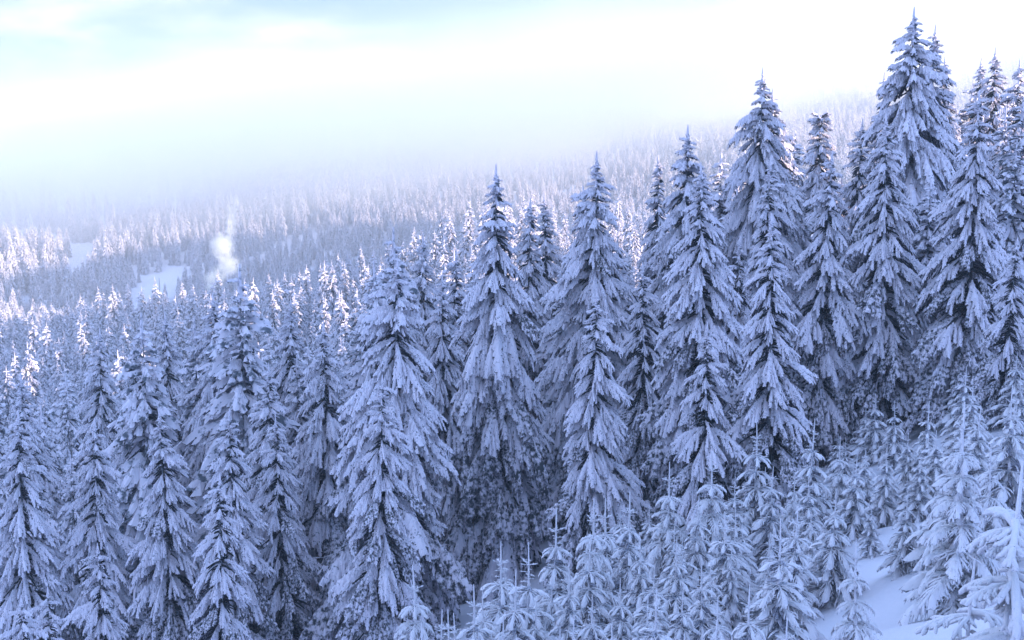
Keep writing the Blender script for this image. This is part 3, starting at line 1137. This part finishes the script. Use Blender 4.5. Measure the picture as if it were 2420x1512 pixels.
HAZE = 0.0006
zmin = float(zz.min())
m, t = material('haze_air')
pv = t.n('ShaderNodeVolumePrincipled', ins={'Color': (0.93, 0.95, 1.0, 1), 'Density': HAZE, 'Anisotropy': 0.0})
t.n('ShaderNodeOutputMaterial', ins={'Volume': pv.outputs[0]})
hb = box_mesh('haze', (-1720, -340, zmin - 1.0), (1520, 2020, 116))
hb.materials.append(m)
hz = add('haze', hb)
tag(hz, 'thin pale winter haze filling the valley air', 'haze', kind='stuff')

# fog bank lying against the upper half of the opposite slope
m, t = material('fog_bank')
c = t.n('ShaderNodeTexCoord')
s_ = t.n('ShaderNodeSeparateXYZ', ins={0: c.outputs['Object']})
X, Y, Z = s_.outputs
n1 = t.n('ShaderNodeTexNoise', ins={'Vector': c.outputs['Object'], 'Scale': 0.007, 'Detail': 3.0, 'Roughness': 0.5})
wob = t.math('MULTIPLY', t.math('SUBTRACT', n1.outputs[0], 0.5), 70.0)
floor_z = t.math('ADD', t.math('MULTIPLY', t.math('MAXIMUM', t.math('ADD', X, 115.0), 0.0), 0.305), -34.0)
lowf = t.smooth(t.math('ADD', t.math('SUBTRACT', Z, floor_z), t.math('MULTIPLY', wob, 0.9)), -36.0, 58.0)
topz = t.math('ADD', 64.0, t.math('MULTIPLY', t.math('MAXIMUM', X, -430.0), 0.13))
topf = t.smooth(t.math('ADD', t.math('SUBTRACT', Z, topz), t.math('MULTIPLY', wob, 0.8)), -8.0, 30.0, 1.0, 0.0)
depf = t.math('MULTIPLY', t.smooth(Y, 435.0, 720.0), t.smooth(X, 260.0, 430.0, 1.0, 0.0))
den_ = t.math('MULTIPLY', t.math('MULTIPLY', lowf, topf), t.math('MULTIPLY', depf, 0.019))
pv = t.n('ShaderNodeVolumePrincipled', ins={'Color': (1.0, 1.0, 1.0, 1), 'Density': den_, 'Anisotropy': 0.0})
t.n('ShaderNodeOutputMaterial', ins={'Volume': pv.outputs[0]})
fb = box_mesh('fog_bank', (-1100, 430, -62), (900, 1350, 113))
fb.materials.append(m)
fog = add('fog_bank', fb)
tag(fog, 'bank of white fog resting on the upper opposite slope', 'fog', kind='stuff')

# smoke rising behind the sunlit tops
SD = 300.0
puffs = [(556, 613, 23, 1.0), (573, 663, 21, .9), (553, 643, 12, 1.0), (552, 672, 12, 1.0), (536, 698, 20, 1.0), (579, 556, 12, .5),
         (575, 578, 12, .5), (560, 682, 14, .7), (530, 716, 14, .9), (565, 630, 15, .8), (545, 628, 14, .8), (562, 650, 15, .8), (544, 682, 14, .9),
         (577, 540, 12, .3), (572, 592, 11, .35), (567, 672, 16, .8),
         (581, 524, 13, .22), (585, 505, 14, .15), (578, 566, 11, .3)]
m, t = material('smoke')
c = t.n('ShaderNodeTexCoord')
ns = t.n('ShaderNodeTexNoise', ins={'Vector': c.outputs['Object'], 'Scale': 0.8, 'Detail': 5.0, 'Roughness': 0.65})
total = None
lo, hi = Vector((1e9,) * 3), Vector((-1e9,) * 3)
for (sx, sy, rp, k) in puffs:
    q = ray(sx * 2420 / 2560, sy * 2420 / 2560) * SD
    rad = 1.2 * rp * SD / (FPX * 2.5)
    for a in range(3):
        lo[a] = min(lo[a], q[a] - rad * 1.35)
        hi[a] = max(hi[a], q[a] + rad * 1.35)
    dv = t.n('ShaderNodeVectorMath', operation='DISTANCE', ins={0: c.outputs['Object'], 1: tuple(q)})
    dd = t.math('ADD', t.math('DIVIDE', dv.outputs['Value'], rad), t.math('MULTIPLY', t.math('SUBTRACT', ns.outputs[0], 0.5), 2.4))
    e = t.smooth(dd, 0.15, 1.25, k, 0.0)
    total = e if total is None else t.math('MAXIMUM', total, e)
pv = t.n('ShaderNodeVolumePrincipled', ins={'Color': (1.0, 0.97, 0.92, 1), 'Density': t.math('MULTIPLY', total, 0.65), 'Anisotropy': 0.1})
t.n('ShaderNodeOutputMaterial', ins={'Volume': pv.outputs[0]})
sm = box_mesh('smoke_plume', tuple(lo), tuple(hi))
sm.materials.append(m)
smoke = add('smoke_plume', sm)
tag(smoke, 'small cream plume of smoke rising from behind the sunlit treetops', 'smoke', kind='stuff')
